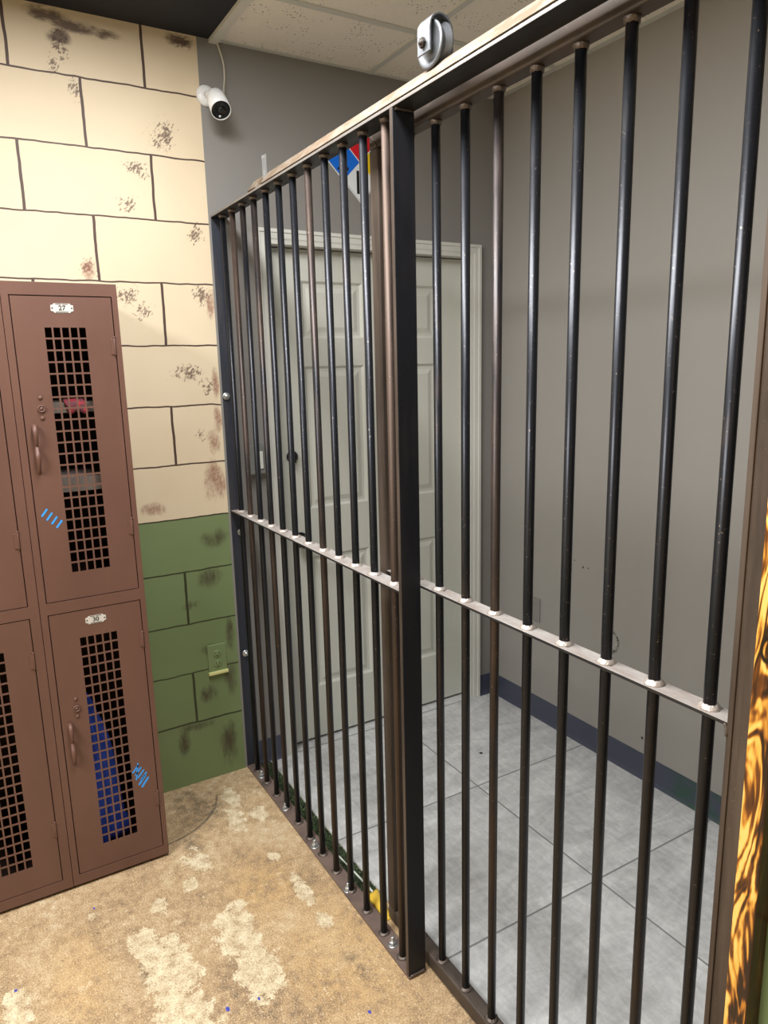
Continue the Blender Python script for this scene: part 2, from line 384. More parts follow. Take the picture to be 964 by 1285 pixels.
def spline(pts, n=8):
    P = [Vector(p) for p in pts]; P = [P[0]*2-P[1]] + P + [P[-1]*2-P[-2]]; out = []
    for i in range(1, len(P)-2):
        for k in range(n):
            t = k/n; a, b, c, d = P[i-1], P[i], P[i+1], P[i+2]
            out.append(.5*((2*b) + (c-a)*t + (2*a-5*b+4*c-d)*t*t + (3*b-3*c+d-a)*t**3))
    out.append(P[-2]); return out

def prism(bm, poly, axis, a, b, mi=0):
    """extrude a 2-D polygon along axis: 0 -> (y,z), 1 -> (x,z), 2 -> (x,y)"""
    def P(q, t): return (t, q[0], q[1]) if axis == 0 else ((q[0], t, q[1]) if axis == 1 else (q[0], q[1], t))
    A = [bm.verts.new(P(q, a)) for q in poly]; B = [bm.verts.new(P(q, b)) for q in poly]; n = len(poly)
    fs = [bm.faces.new(A[::-1]), bm.faces.new(B)] + [bm.faces.new([A[i], A[(i+1) % n], B[(i+1) % n], B[i]]) for i in range(n)]
    for f in fs: f.material_index = mi

def text_on(bm, s, loc, size, rot, mi=0, depth=.0004):
    """block lettering as real mesh; rot = 3x3 columns (right, up, out)"""
    c = bpy.data.curves.new('t', 'FONT'); c.body = s; c.size = size; c.align_x = 'CENTER'; c.align_y = 'CENTER'; c.extrude = depth; c.offset = size*.012
    o = bpy.data.objects.new('t', c); COL.objects.link(o)
    dg = bpy.context.evaluated_depsgraph_get(); me = o.evaluated_get(dg).to_mesh()
    r, u, n = [Vector(q) for q in rot]; L = Vector(loc)
    vs = [bm.verts.new(L + r*v.co.x + u*v.co.y + n*v.co.z) for v in me.vertices]
    for p in me.polygons:
        try: bm.faces.new([vs[i] for i in p.vertices]).material_index = mi
        except ValueError: pass
    o.evaluated_get(dg).to_mesh_clear(); bpy.data.objects.remove(o); bpy.data.curves.remove(c)

def root_loc(o):
    v = Vector((0,0,0))
    while o is not None: v += o.location; o = o.parent
    return v

def obj(name, bm, mats, parent=None, bevel=0.0, segs=2, local=False, fix=True):
    if fix: bmesh.ops.recalc_face_normals(bm, faces=bm.faces[:])
    if parent is not None and not local:
        bmesh.ops.translate(bm, verts=bm.verts[:], vec=-root_loc(parent))
    me = bpy.data.meshes.new(name); bm.to_mesh(me); bm.free()
    for m in (mats if isinstance(mats, (list, tuple)) else [mats]): me.materials.append(m)
    o = bpy.data.objects.new(name, me); COL.objects.link(o)
    if parent is not None: o.parent = parent
    if bevel:
        b = o.modifiers.new('bevel', 'BEVEL'); b.width = bevel; b.segments = segs; b.limit_method = 'ANGLE'; b.angle_limit = math.radians(40)
    return o

def B(): return bmesh.new()
def worn(o, ax, sgn, mi=1):
    for p in o.data.polygons:
        if p.normal[ax]*sgn > .8: p.material_index = mi
    return o
def bx(*a):
    bm = B(); box(bm, *a); return bm

def tag(o, label, cat, group=None, kind=None):
    if label: o['label'] = label
    if cat: o['category'] = cat
    if group: o['group'] = group
    if kind: o['kind'] = kind
    return o
def thing(name, loc, label, cat, group=None):
    o = bpy.data.objects.new(name, None); o.empty_display_size = .1; COL.objects.link(o); o.location = loc
    return tag(o, label, cat, group)
def struct(name, bm, mats, parent=None, bevel=0.0):
    o = obj(name, bm, mats, parent, bevel)
    o['kind'] = 'structure'; return o

def pierced(bm, us, vs, solid, put, t0, t1, mi=0):
    """plate with rectangular holes: us, vs grid lines, solid[i][j]; put(u, v, t) -> xyz"""
    nu, nv = len(us)-1, len(vs)-1; V = {}
    def g(i, j, s):
        k = (i, j, s)
        if k not in V: V[k] = bm.verts.new(put(us[i], vs[j], t1 if s else t0))
        return V[k]
    for i in range(nu):
        for j in range(nv):
            if not solid(i, j): continue
            bm.faces.new([g(i,j,1), g(i+1,j,1), g(i+1,j+1,1), g(i,j+1,1)]).material_index = mi
            bm.faces.new([g(i,j,0), g(i,j+1,0), g(i+1,j+1,0), g(i+1,j,0)]).material_index = mi
            for di, dj, a, b in ((-1,0,(i,j),(i,j+1)),(1,0,(i+1,j),(i+1,j+1)),(0,-1,(i,j),(i+1,j)),(0,1,(i,j+1),(i+1,j+1))):
                q, w = i+di, j+dj
                if 0 <= q < nu and 0 <= w < nv and solid(q, w): continue
                bm.faces.new([g(*a,0), g(*b,0), g(*b,1), g(*a,1)]).material_index = mi

# ------------------------------------------------------------------ the room
ZC = 2.69; YB = 1.28; XR = 4.3; YF = -3.0
struct('floor', bx(-.12, XR+.12, YF-.12, .098, -.1, 0), M_CONC)
struct('floor.001', bx(-.12, 2.5, .098, YB+.12, -.1, 0), M_TILE)
# left wall: painted blocks outside, grey paint inside the cell, with the door opening
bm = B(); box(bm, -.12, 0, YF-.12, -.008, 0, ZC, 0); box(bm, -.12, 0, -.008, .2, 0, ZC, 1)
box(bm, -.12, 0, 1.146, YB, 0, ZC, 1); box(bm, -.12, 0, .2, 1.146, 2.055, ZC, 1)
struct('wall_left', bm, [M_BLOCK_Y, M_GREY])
struct('wall_back', bx(-.12, 2.5, YB, YB+.12, 0, ZC), M_BACK)
struct('wall_right', bx(2.14, XR+.12, 0, .14, 0, ZC), M_BLOCK_X)
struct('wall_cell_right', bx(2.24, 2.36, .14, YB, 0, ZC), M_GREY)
struct('wall_far_right', bx(XR, XR+.12, YF, 0, 0, ZC), M_BLOCK_Y)
struct('wall_front', bx(0, XR, YF-.12, YF, 0, ZC), M_BLOCK_X)
struct('ceiling', bx(-.12, XR+.12, YF-.12, .034, ZC, ZC+.1), M_BLACKCEIL)
# cell ceiling: acoustic tiles, T-bars and wall angle
bm = B(); box(bm, -.12, 2.5, .034, YB+.12, ZC, ZC+.1, 0)
for x in (.369, .979, 1.589, 2.199): box(bm, x-.012, x+.012, .064, YB, ZC-.005, ZC, 1)
for y in (.655,): box(bm, 0, 2.24, y-.012, y+.012, ZC-.005, ZC, 1)
box(bm, 0, 2.24, YB-.03, YB, ZC-.004, ZC, 1); box(bm, 0, .018, .064, YB, ZC-.004, ZC, 1)
struct('ceiling.001', bm, [M_CEIL, M_TRIM])
struct('trim_1', bx(0, 2.14, .034, .064, ZC-.012, ZC-.0005), M_TRIM)
# cove baseboards
def cove(bm, flip, a, b):
    prof = [(0,0),(.016,0),(.012,.004),(.006,.014),(.004,.03),(.004,.096),(.002,.1),(0,.1)]
    if flip == 'y': prism(bm, [(YB-p, z) for p, z in prof], 0, a, b)
    else: prism(bm, [(p, z) for p, z in prof], 1, a, b)
bm = B(); cove(bm, 'y', 0, 2.24); struct('baseboard_back', bm, M_VINYL)
bm = B(); cove(bm, 'x', .055, .160); cove(bm, 'x', 1.188, YB-.001); struct('baseboard_left', bm, M_VINYL)
# door
def door_mesh():
    bm = B(); y0, y1, z0, z1, xf = .217, 1.131, .014, 2.041, -.045
    cols = [(.355, .625), (.715, .985)]; rows = [(.247, .827), (1.03, 1.602), (1.71, 1.926)]
    us = [y0, *cols[0], *cols[1], y1]; vs = [z0, *rows[0], *rows[1], *rows[2], z1]
    pierced(bm, us, vs, lambda i, j: not (i in (1, 3) and j in (1, 3, 5)), lambda u, v, t: (t, u, v), -.082, xf)
    for a, b in cols:
        for c, d in rows:
            R = [(0, 0), (.010, -.009), (.022, -.009), (.042, -.002)]; loops = []
            for i, h in R:
                loops.append([bm.verts.new((xf+h, y, z)) for y, z in ((a+i, c+i), (b-i, c+i), (b-i, d-i), (a+i, d-i))])
            for p, q in zip(loops, loops[1:]):
                for k in range(4): bm.faces.new([p[k], p[(k+1) % 4], q[(k+1) % 4], q[k]])
            bm.faces.new(loops[-1])
    return bm
door = struct('door_1', door_mesh(), M_DOOR)
bm = B(); lathe(bm, (-.045, .302, .905), (1,0,0), [(0,0),(.032,0),(.032,.004),(.026,.009),(.012,.012),(.011,.03),(.02,.036),(.027,.046),(.026,.058),(.018,.066),(0,.068)], 24)
obj('door_knob', bm, M_DARKMET, door)
bm = B(); lathe(bm, (-.045, .283, 1.25), (1,0,0), [(0,0),(.024,0),(.024,.005),(.02,.012),(0,.013)], 24); box(bm, -.033, -.012, .2795, .2865, 1.228, 1.264)
obj('deadbolt', bm, M_GLOSSB, door)
bm = B()      # moulded casing with mitred corners
def casing(bm):
    prof = [(0, .017), (.012, .017), (.014, .013), (.032, .012), (.038, .009), (.052, .008)]   # inset from outer edge, height
    yo0, yo1, zt = .160, 1.188, 2.098; rows = []
    for i, h in [(0, 0)] + prof + [(.052, 0)]:
        rows.append([bm.verts.new(p) for p in ((h, yo0+i, 0), (h, yo0+i, zt-i), (h, yo1-i, zt-i), (h, yo1-i, 0))])
    for a, b in zip(rows, rows[1:]):
        for k in range(3): bm.faces.new([a[k], a[k+1], b[k+1], b[k]])
casing(bm)
box(bm, -.1, .0002, .2005, .212, 0, 2.0545); box(bm, -.1, .0002, 1.1365, 1.1455, 0, 2.0545); box(bm, -.1, .0002, .212, 1.1365, 2.0455, 2.0545)
box(bm, -.1, -.083, .212, .226, 0, 2.0455); box(bm, -.1, -.083, 1.122, 1.1365, 0, 2.0455)
struct('trim_2', bm, M_TRIM)
struct('trim_3', bx(0, .905, .0955, .0985, 0, .004), M_EDGE)

# ------------------------------------------------------------------ fixed barred panel
RB = .0098
def bar_mesh(z0, z1):
    bm = B(); cyl(bm, (0,0,z0), (0,0,z1), RB, 20); return bm
def weld_mesh(z, s, r=.0165, h=.010, seed=0):
    random.seed(seed); bm = B()
    lathe(bm, (0,0,z), (0,0,s), [(RB-.002,0),(r,0),(r*.92,h*.35),(RB+.002,h),(RB-.002,h)], 14, jit=.0014); return bm

def bars(root, xs, y, z0, z1, welds):
    proto = obj('bar', bar_mesh(z0, z1), M_FENCE, root, local=True)
    subs = [obj('weld_bead', weld_mesh(z, s, r, h, 11+i), m, proto, local=True) for i, (z, s, r, h, m) in enumerate(welds)]
    rl = root_loc(root)
    for k, x in enumerate(xs):
        if k == 0: o = proto
        else:
            o = proto.copy(); COL.objects.link(o)
            for c in subs:
                d = c.copy(); COL.objects.link(d); d.parent = o; d.rotation_euler = (0, 0, random.uniform(0, 6))
        o.parent = root; o.location = (x-rl.x, y-rl.y, -rl.z); o.rotation_euler = (0, 0, random.uniform(0, 6))

P = thing('barred_panel', (.61, .025, 0), 'fixed dark steel jail bars bolted to the block wall, left of the black post', 'jail bars')
obj('wall_flange', bx(0, .0025, 0, .05, .0075, 2.12), M_FLANGE, P, .001)
obj('floor_plate', bx(0, 1.2275, 0, .05, 0, .007), M_PLATE, P, .0015)
worn(obj('top_plate', bx(0, 2.14, 0, .057, 2.12, 2.1265), [M_MILL, M_RAIL], P, .001), 1, -1)
bm = B()
for a, b in ((.365, .428), (.474, 2.14)): prism(bm, [(.012,2.1266),(.045,2.1266),(.056,2.1305),(.0525,2.1325),(.031,2.1645),(.028,2.1645),(.0035,2.1335),(.001,2.1310)], 0, a, b)
obj('roller_track', bm, M_TRACK, P, .0008)
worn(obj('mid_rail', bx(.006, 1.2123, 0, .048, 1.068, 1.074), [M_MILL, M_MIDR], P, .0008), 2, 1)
worn(obj('post', bx(1.2123, 1.225, 0, .055, .007, 2.12), [M_POST, M_BROWNV], P, .0022), 1, -1)
random.seed(4)
for q in (0, 1):
    bm = B()
    pts = [(1.2268, .005+k*.0075, .0085 if q == 0 else 2.1185) for k in range(7)]
    tube(bm, pts, [random.uniform(.0028, .0046) for _ in pts], 8); obj('weld_seam', bm, M_WELDD, P)
bars(P, [1.158-.1*k for k in range(12)], .0235, .007, 2.12,
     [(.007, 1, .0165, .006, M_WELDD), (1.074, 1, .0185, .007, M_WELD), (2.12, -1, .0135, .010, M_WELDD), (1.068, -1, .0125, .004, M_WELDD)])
def anchor(x, y):
    bm = B(); lathe(bm, (x,y,.007), (0,0,1), [(0,0),(.0145,0),(.0145,.002),(.0105,.002)], 20)
    lathe(bm, (x,y,.009), (0,0,1), [(.0105,0),(.0105,.009),(.009,.0105),(.0055,.0105)], 6, smooth=False)
    lathe(bm, (x,y,.019), (0,0,1), [(.0055,0),(.0055,.012),(.004,.014),(0,.014)], 12); return bm
for x, y in ((.108, .020), (.358, .017), (.608, .017), (.852, .016), (1.108, .022)): obj('anchor_bolt', anchor(x, y), M_ZINC, P)
for y, z in ((.012, 1.501), (.022, .493), (.034, .985)):
    bm = B(); lathe(bm, (.006,y,z), (1,0,0), [(0,0),(.0135,0),(.0135,.002),(.009,.002)], 20)
    lathe(bm, (.008,y,z), (1,0,0), [(.009,0),(.009,.006),(.0075,.007),(.0045,.007),(.0045,.013),(.003,.014),(0,.014)], 12); obj('wall_bolt', bm, M_ZINC, P)

# ------------------------------------------------------------------ sliding gate
YA, YZ = .068, .105; YG = .0865
G = thing('sliding_gate', (1.53, YG, 0), 'sliding barred cell gate of brown square tube, right of the tall black post', 'gate')
obj('top_rail', bx(1.007, 2.057, YA, YZ, 2.097, 2.135), M_BROWN, G, .004, 3)
obj('bottom_rail', bx(1.007, 2.057, YA, YZ, .002, .044), M_BROWN, G, .005, 3)
obj('stile', bx(1.007, 1.045, YA, YZ, .044, 2.097), M_BROWNV, G, .004, 3)
s2 = obj('stile', bx(2.019, 2.057, YA, YZ, .044, 2.097), M_BROWNV, G, .004, 3)
obj('edge_strip', bx(2.019, 2.0275, YA-.003, YA, .046, 2.095), M_BROWNV, s2, .001)
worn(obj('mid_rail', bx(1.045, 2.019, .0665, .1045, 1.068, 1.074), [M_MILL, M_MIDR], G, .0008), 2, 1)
bm = B(); tube(bm, [(1.0445, .0672, 2.0975), (1.03, .0672, 2.113), (1.0075, .0672, 2.1345)], .0016, 6); obj('weld_seam', bm, M_WELDD, G)
bm = B(); tube(bm, spline([(2.014, .0668, 1.071), (2.0185, .066, 1.064), (2.019, .065, 1.053)], 5), .0022, 8); obj('weld_bead', bm, M_WELDD, G)
bars(G, [1.155+.1025*k for k in range(9)], YG, .044, 2.097,
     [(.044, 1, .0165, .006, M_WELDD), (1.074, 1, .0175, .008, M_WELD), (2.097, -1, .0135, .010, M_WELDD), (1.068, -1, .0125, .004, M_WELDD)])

# ------------------------------------------------------------------ roller on the track
XW, ZW, YW = 1.339, 2.1985, .030
T = thing('track_roller', (XW, YW, 2.16), 'grooved galvanised roller wheel in a U-shaped strap, standing on the rail', 'roller')
bm = B()
lathe(bm, (XW, YW-.015, ZW), (0,1,0), [(0,0),(.010,0),(.012,.002),(.032,.002),(.038,0),(.0415,.0015),(.0415,.004),(.0335,.0135),(.0335,.0165),(.0415,.026),(.0415,.0285),(.038,.030),(.032,.028),(.012,.028),(.010,.030),(0,.030)], 40)
obj('wheel', bm, M_GALV, T)
arc = lambda r: [(YW + r*math.cos(a), 2.222 + r*math.sin(a)) for a in [PI*k/16 for k in range(17)]]
out_, in_ = arc(.0275), arc(.0235)
poly = [(YW+.0275, 2.180)] + out_ + [(YW-.0275, 2.180), (YW-.0235, 2.180)] + in_[::-1] + [(YW+.0235, 2.180)]
bm = B(); prism(bm, poly, 0, XW-.021, XW+.021); obj('strap', bm, M_GALV, T, .0008)
bm = B(); cyl(bm, (XW, YW-.036, ZW), (XW, YW+.034, ZW), .005, 14)
lathe(bm, (XW, YW-.0335, ZW), (0,1,0), [(.004,0),(.009,0),(.0095,.001),(.0095,.006),(.004,.006)], 6, smooth=False)
lathe(bm, (XW, YW+.0275, ZW), (0,1,0), [(.004,0),(.0095,0),(.0095,.005),(.009,.006),(.004,.006)], 6, smooth=False); obj('axle_bolt', bm, M_DARKBOLT, T)

# clip between the track pieces
bm = B(); prism(bm, [(.440,2.1272),(.464,2.1272),(.464,2.219),(.430,2.219),(.430,2.212),(.457,2.212),(.457,2.178),(.440,2.178)], 1, .028, .030)
prism(bm, [(.457,2.14),(.459,2.14),(.459,2.216),(.457,2.216)], 1, .018, .028)
tag(obj('plastic_clip', bm, M_CLEAR, None, .0006), 'small clear plastic clip standing upright on the panel top rail', 'clip')

# ------------------------------------------------------------------ security camera and its cord
V = thing('security_camera', (0, 0, 2.508), 'small white bullet security camera with black face on grey wall', 'security camera')
bm = B(); lathe(bm, (0, .012, 2.510), (1,0,0), [(0,0),(.034,0),(.034,.006),(.030,.012),(.018,.015),(0,.016)], 32)
cyl(bm, (.0105, -.013, 2.512), (.0125, -.013, 2.512), .004, 10, 1)
obj('mount_base', bm, [M_WHITEP, M_BLACK], V)
bk = Vector((.062, .023, 2.497)); ax = (Vector((.122, .0205, 2.432)) - bk).normalized(); fc = Vector((.122, .0205, 2.432))
bm = B(); tube(bm, [(.012,.013,2.510), (.03,.016,2.508), tuple(bk + ax*.012)], [.013,.012,.012], 14); obj('mount_arm', bm, M_WHITEP, V)
bm = B(); lathe(bm, bk, ax, [(0,0),(.020,0),(.027,.004),(.030,.012),(.0325,.03),(.0335,.088),(.0315,.088),(.0315,.082),(0,.082)], 36); obj('housing', bm, M_WHITEP, V)
bm = B(); lathe(bm, bk + ax*.082, ax, [(0,0),(.0312,0),(.0312,.0035),(.030,.0045),(.0135,.0045),(.012,.003),(0,.003)], 36); F = obj('face_plate', bm, M_GLOSSB, V)
bm = B(); lathe(bm, bk + ax*.085, ax, [(0,0),(.0105,0),(.0095,.0025),(.005,.0042),(0,.0048)], 24); obj('lens', bm, M_LENS, F)
dn = (Vector((0,0,-1)) - ax*ax.dot(Vector((0,0,-1)))).normalized()
bm = B(); lathe(bm, bk + ax*.0863 + dn*.021, ax, [(0,0),(.004,0),(.0035,.0012),(0,.0016)], 14); obj('sensor_dot', bm, M_WHITEP, F)
bm = B(); tube(bm, spline([(.006,.056,2.689), (.006,.066,2.668), (.007,.079,2.62), (.010,.079,2.575), (.028,.068,2.535), tuple(bk + ax*.014 + Vector((0,.027,.008)))], 8), .0032, 8)
tag(obj('camera_cord', bm, M_CORD), 'thin white cord dropping from the ceiling to the security camera', 'cord')

# ------------------------------------------------------------------ hazard diamond on the cell wall
S = thing('hazard_sign', (0, .605, 2.366), 'hazard diamond sign of blue red yellow and white squares above the door', 'sign')
cy, cz, hd = .605, 2.366, .147
dia = lambda y, z, r: [(y-r, z), (y, z-r), (y+r, z), (y, z+r)]
bm = B(); prism(bm, dia(cy, cz, hd), 0, 0, .0025); obj('backing', bm, M_SIGNWHT, S)
q = hd/2 - .002
for nm, y, z, m in (('blue_square', cy-hd/2+.001, cz, M_SIGNBLUE), ('red_square', cy, cz+hd/2-.001, M_SIGNRED), ('yellow_square', cy+hd/2-.001, cz, M_SIGNYEL), ('white_square', cy, cz-hd/2+.001, M_SIGNWHT)):
    bm = B(); prism(bm, dia(y, z, q-.002), 0, .0025, .0032); o = obj(nm, bm, m, S)
    bm = B(); rt3 = ((0,1,0), (0,0,1), (1,0,0))
    if nm == 'blue_square': text_on(bm, '2', (.0036, y-.003, z-.002), .105, rt3)
    elif nm == 'white_square': box(bm, .0032, .0036, y-.017, y-.005, z-.042, z+.042); box(bm, .0032, .0036, y+.022, y+.034, z-.010, z+.042)
    else: bm.free(); continue
    obj('symbol', bm, M_BLACK, o)
bm = B(); a, b = .139, .1375
vs = [(.0026+0, *p) for p in dia(cy, cz, a)]; 
A = [bm.verts.new((.0033, *p)) for p in dia(cy, cz-.0, .1425)]; C2 = [bm.verts.new((.0033, *p)) for p in dia(cy, cz, .1412)]
for k in range(4): bm.faces.new([A[k], A[(k+1) % 4], C2[(k+1) % 4], C2[k]])
obj('border_line', bm, M_BLACK, S)

# ------------------------------------------------------------------ wall fittings
# green painted duplex outlet on the block wall
O = thing('electrical_outlet', (0, -.093, .498), 'green painted duplex wall outlet on the green blocks beside the bars', 'outlet')
bm = B(); box(bm, 0, .007, -.130, -.056, .440, .557); obj('cover_plate', bm, M_OUTGREEN, O, .003, 3)
for z in (.519, .478):
    bm = B(); lathe(bm, (.007, -.093, z), (1,0,0), [(0,0),(.0165,0),(.0165,.0015),(.0155,.0022),(0,.0022)], 24)
    for dy in (-.0065, .0065): box(bm, .0091, .0096, -.093+dy-.001, -.093+dy+.001, z-.001, z+.007, 1)
    lathe(bm, (.0091, -.093, z-.008), (1,0,0), [(0,0),(.0022,0),(.0022,.0005),(0,.0005)], 10, 1)
    obj('socket', bm, [M_OUTGREEN, M_SLOT], O)
obj('ledge', bx(0, .016, -.1315, -.054, .436, .448), M_OUTLIT, O, .002)  # bar for the cover's lower bevel, its lit look put into the colour
# blank cover plate on the cell wall
K = thing('blank_outlet_plate', (.292, YB, .51), 'grey painted blank cover plate low on the cell back wall', 'cover plate')
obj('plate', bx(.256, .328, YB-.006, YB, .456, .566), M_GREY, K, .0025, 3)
for z in (.480, .542):
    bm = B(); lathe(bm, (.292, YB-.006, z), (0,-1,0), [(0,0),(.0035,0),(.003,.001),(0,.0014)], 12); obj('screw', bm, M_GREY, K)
# surface box by the door
X = thing('switch_box', (0, .112, 1.26), 'grey surface mounted switch box on wall between flange and door', 'switch')
obj('back_box', bx(0, .034, .070, .152, 1.202, 1.316), M_SWITCH, X, .002)
obj('cover', bx(.034, .039, .074, .148, 1.206, 1.312), M_SWITCH, X, .002)
obj('rocker', bx(.039, .044, .094, .128, 1.226, 1.292), M_TRIM, X, .0015)

# ------------------------------------------------------------------ lockers
XL, XBK = .380, .012
def locker_door(parent, ya, yb, z0, z1, g0, g1, gz0, gz1, number, hinges, marks, handle_z):
    NX, NZ = 5, 22
    us = [ya]; pu = (g1-g0+.0047)/NX
    for k in range(NX): us += [g0+k*pu, g0+k*pu+pu-.0047]
    us.append(yb)
    vs = [z0]; pv = (gz1-gz0+.0048)/NZ
    for k in range(NZ): vs += [gz0+k*pv, gz0+k*pv+pv-.0048]
    vs.append(z1)
    bm = B(); pierced(bm, us, vs, lambda i, j: not (i % 2 == 1 and j % 2 == 1), lambda u, v, t: (t, u, v), XL-.004, XL-.0015)
    # folded returns behind the skin
    for a in ((ya, ya+.002), (yb-.002, yb)): box(bm, XL-.02, XL-.0042, *a, z0, z1)
    for c in ((z0, z0+.002), (z1-.002, z1)): box(bm, XL-.02, XL-.0042, ya+.002, yb-.002, *c)
    d = obj('door', bm, M_LOCKER, parent)
    yc = ya + .127; zp = z1 - .031 if z1 > 1 else z1 - .034
    # number tag: notched plate
    bm = B(); w, h = .029, .0125
    prism(bm, [(yc+a*w, zp+b*h) for a, b in ((-.72,-1),(.72,-1),(.78,-.72),(1,-.62),(1,.62),(.78,.72),(.72,1),(-.72,1),(-.78,.72),(-1,.62),(-1,-.62),(-.78,-.72))], 0, XL-.0015, XL-.0003)
    for s in (-1, 1):
        for a, b in ((-.55, -.04), (.04, .55)) if s > 0 else ((-.55, .55),): box(bm, XL-.0003, XL, yc+a*w, yc+b*w, zp+s*h*.84-.0009, zp+s*h*.84+.0009, 1)
        lathe(bm, (XL-.0003, yc+s*w*.86, zp), (1,0,0), [(0,0),(.0022,0),(.0016,.001),(0,.0013)], 10, 1)
    if number: text_on(bm, number, (XL, yc, zp), .0185, ((0,1,0),(0,0,1),(1,0,0)), 1)
    obj('number_plate', bm, [M_TAG, M_BLACK], d)
    yl, zl = ya + .046, handle_z
    bm = B(); lathe(bm, (XL-.0015, yl, zl+.047), (1,0,0), [(0,0),(.0105,0),(.0105,.004),(.0095,.006),(.0075,.006),(.0075,.004),(.0045,.004),(.0045,.0055),(0,.0055)], 20)
    obj('lock', bm, M_LOCKER, d)
    for dz in (.077, .021):
        bm = B(); lathe(bm, (XL-.0015, yl, zl+dz), (1,0,0), [(0,0),(.006,0),(.0052,.0028),(.003,.0042),(0,.0045)], 16); obj('rivet', bm, M_LOCKER, d)
    yh = ya + .022
    pts = spline([(XL-.002,yh,zl), (XL+.012,yh,zl-.004), (XL+.019,yh,zl-.022), (XL+.014,yh,zl-.045), (XL+.007,yh,zl-.056), (XL+.011,yh,zl-.068), (XL+.019,yh,zl-.085), (XL+.016,yh,zl-.108), (XL+.007,yh,zl-.124), (XL-.002,yh,zl-.130)], 5)
    rr = [.0062 + .0012*math.sin(k/len(pts)*PI*4) for k in range(len(pts))]
    bm = B(); tube(bm, pts, rr, 12); obj('handle', bm, M_LOCKER, d)
    for z in hinges:
        bm = B(); box(bm, XL-.0015, XL+.0012, yb-.0115, yb-.0005, z-.022, z+.022); cyl(bm, (XL+.001, yb-.001, z-.024), (XL+.001, yb-.001, z+.024), .003, 10)
        lathe(bm, (XL+.001, yb-.001, z+.024), (0,0,1), [(0,0),(.0036,0),(.0036,.004),(0,.0055)], 10); obj('hinge', bm, M_LOCKER, d, .0006)
    if marks:
        bm = B()
        for (y, z, dy, dz, r) in marks:
            L = math.hypot(dy, dz); ux, uz = dy/L, dz/L; px, pz = -uz*r, ux*r
            poly = []
            for s, c in ((1, 1), (-1, -1)):
                for k in range(7):
                    a = -PI/2 + PI*k/6; co, si = math.cos(a), math.sin(a)
                    poly.append((y + s*(ux*(L/2-r) + ux*r*co) + s*px*si, z + s*(uz*(L/2-r) + uz*r*co) + s*pz*si))
            prism(bm, poly, 0, XL-.0015, XL-.0007)
        obj('tally_mark', bm, M_BLUEMARK, d)
    return d

def locker(ya, yb, da, db, label, nums, marks, ga):
    L = thing('locker', (XL/2, (ya+yb)/2, 0), label, 'locker', 'brown two-tier lockers')
    bm = B(); t = .0012; zb, zt = .012, 1.842
    box(bm, XBK, XL-.024, ya+.0005, ya+.002, zb, zt); box(bm, XBK, XL-.024, yb-.002, yb-.0005, zb, zt)
    box(bm, XBK, XBK+t, ya+.002, yb-.002, zb, zt, 1); box(bm, XBK+t, XL-.024, ya+.002, yb-.002, zt-t, zt)
    box(bm, XBK+t, XL-.024, ya+.002, yb-.002, .045, .045+t, 1); box(bm, XBK+t, XL-.024, ya+.002, yb-.002, .922, .922+t, 1)
    box(bm, XBK+t, XL-.03, ya+.0025, ya+.003, .05, zt-.003, 1); box(bm, XBK+t, XL-.03, yb-.003, yb-.0025, .05, zt-.003, 1)
    g = .0026     # face frame: stiles and rails
    us = [ya+.0008, da-g, db+g, yb-.0003]; vs = [zb, .047-g, .903+g, .943-g, 1.805+g, zt]
    pierced(bm, us, vs, lambda i, j: not (i == 1 and j in (1, 3)), lambda u, v, t: (t, u, v), XL-.024, XL)
    obj('body', bm, [M_LOCKER, M_LOCKIN], L, .0012)
    obj('plinth', bx(XBK+.02, XL-.04, ya+.02, yb-.02, 0, .012), M_LOCKIN, L)
    locker_door(L, da, db, .943, 1.805, da+ga, da+ga+.106, 1.023, 1.722, nums[0], (1.669, 1.137), marks[0], 1.455)
    locker_door(L, da, db, .047, .903, da+ga, da+ga+.106, .1235, .819, nums[1], (.775, .223), marks[1], .553)
    return L
mk27 = [(-.664+.0128*k, 1.2065-.0105*k, .015, .023, .0026) for k in range(4)]
mk27 = [(-.668+.0118*k, 1.209-.0125*k, .017, .021, .0026) for k in range(4)]
mk30 = [(-.4935+.0075*k, .347-.011*k, .021, .024, .0024) for k in range(4)] + [(-.4895, .336, .010, .058, .0024)] + [(-.476+.008*k, .303-.011*k, .024, .030, .0032) for k in range(2)]
LR = locker(-.712, -.414, -.690, -.432, 'brown metal two-tier locker numbered 27 above 30, nearest the bars', ('27', '30'), (mk27, mk30), .077)
LL = locker(-1.012, -.7125, -1.000, -.742, 'brown metal two-tier locker at the left picture edge, joined to the numbered 27 locker', (None, None), (None, None), .077)
for z, lip in ((1.514, .030), (1.292, .042)):
    bm = B(); box(bm, XBK+.002, .302, -.7085, -.4175, z-.0015, z); box(bm, .300, .302, -.7085, -.4175, z-lip, z-.0015)
    obj('shelf', bm, M_SHELF, LR)
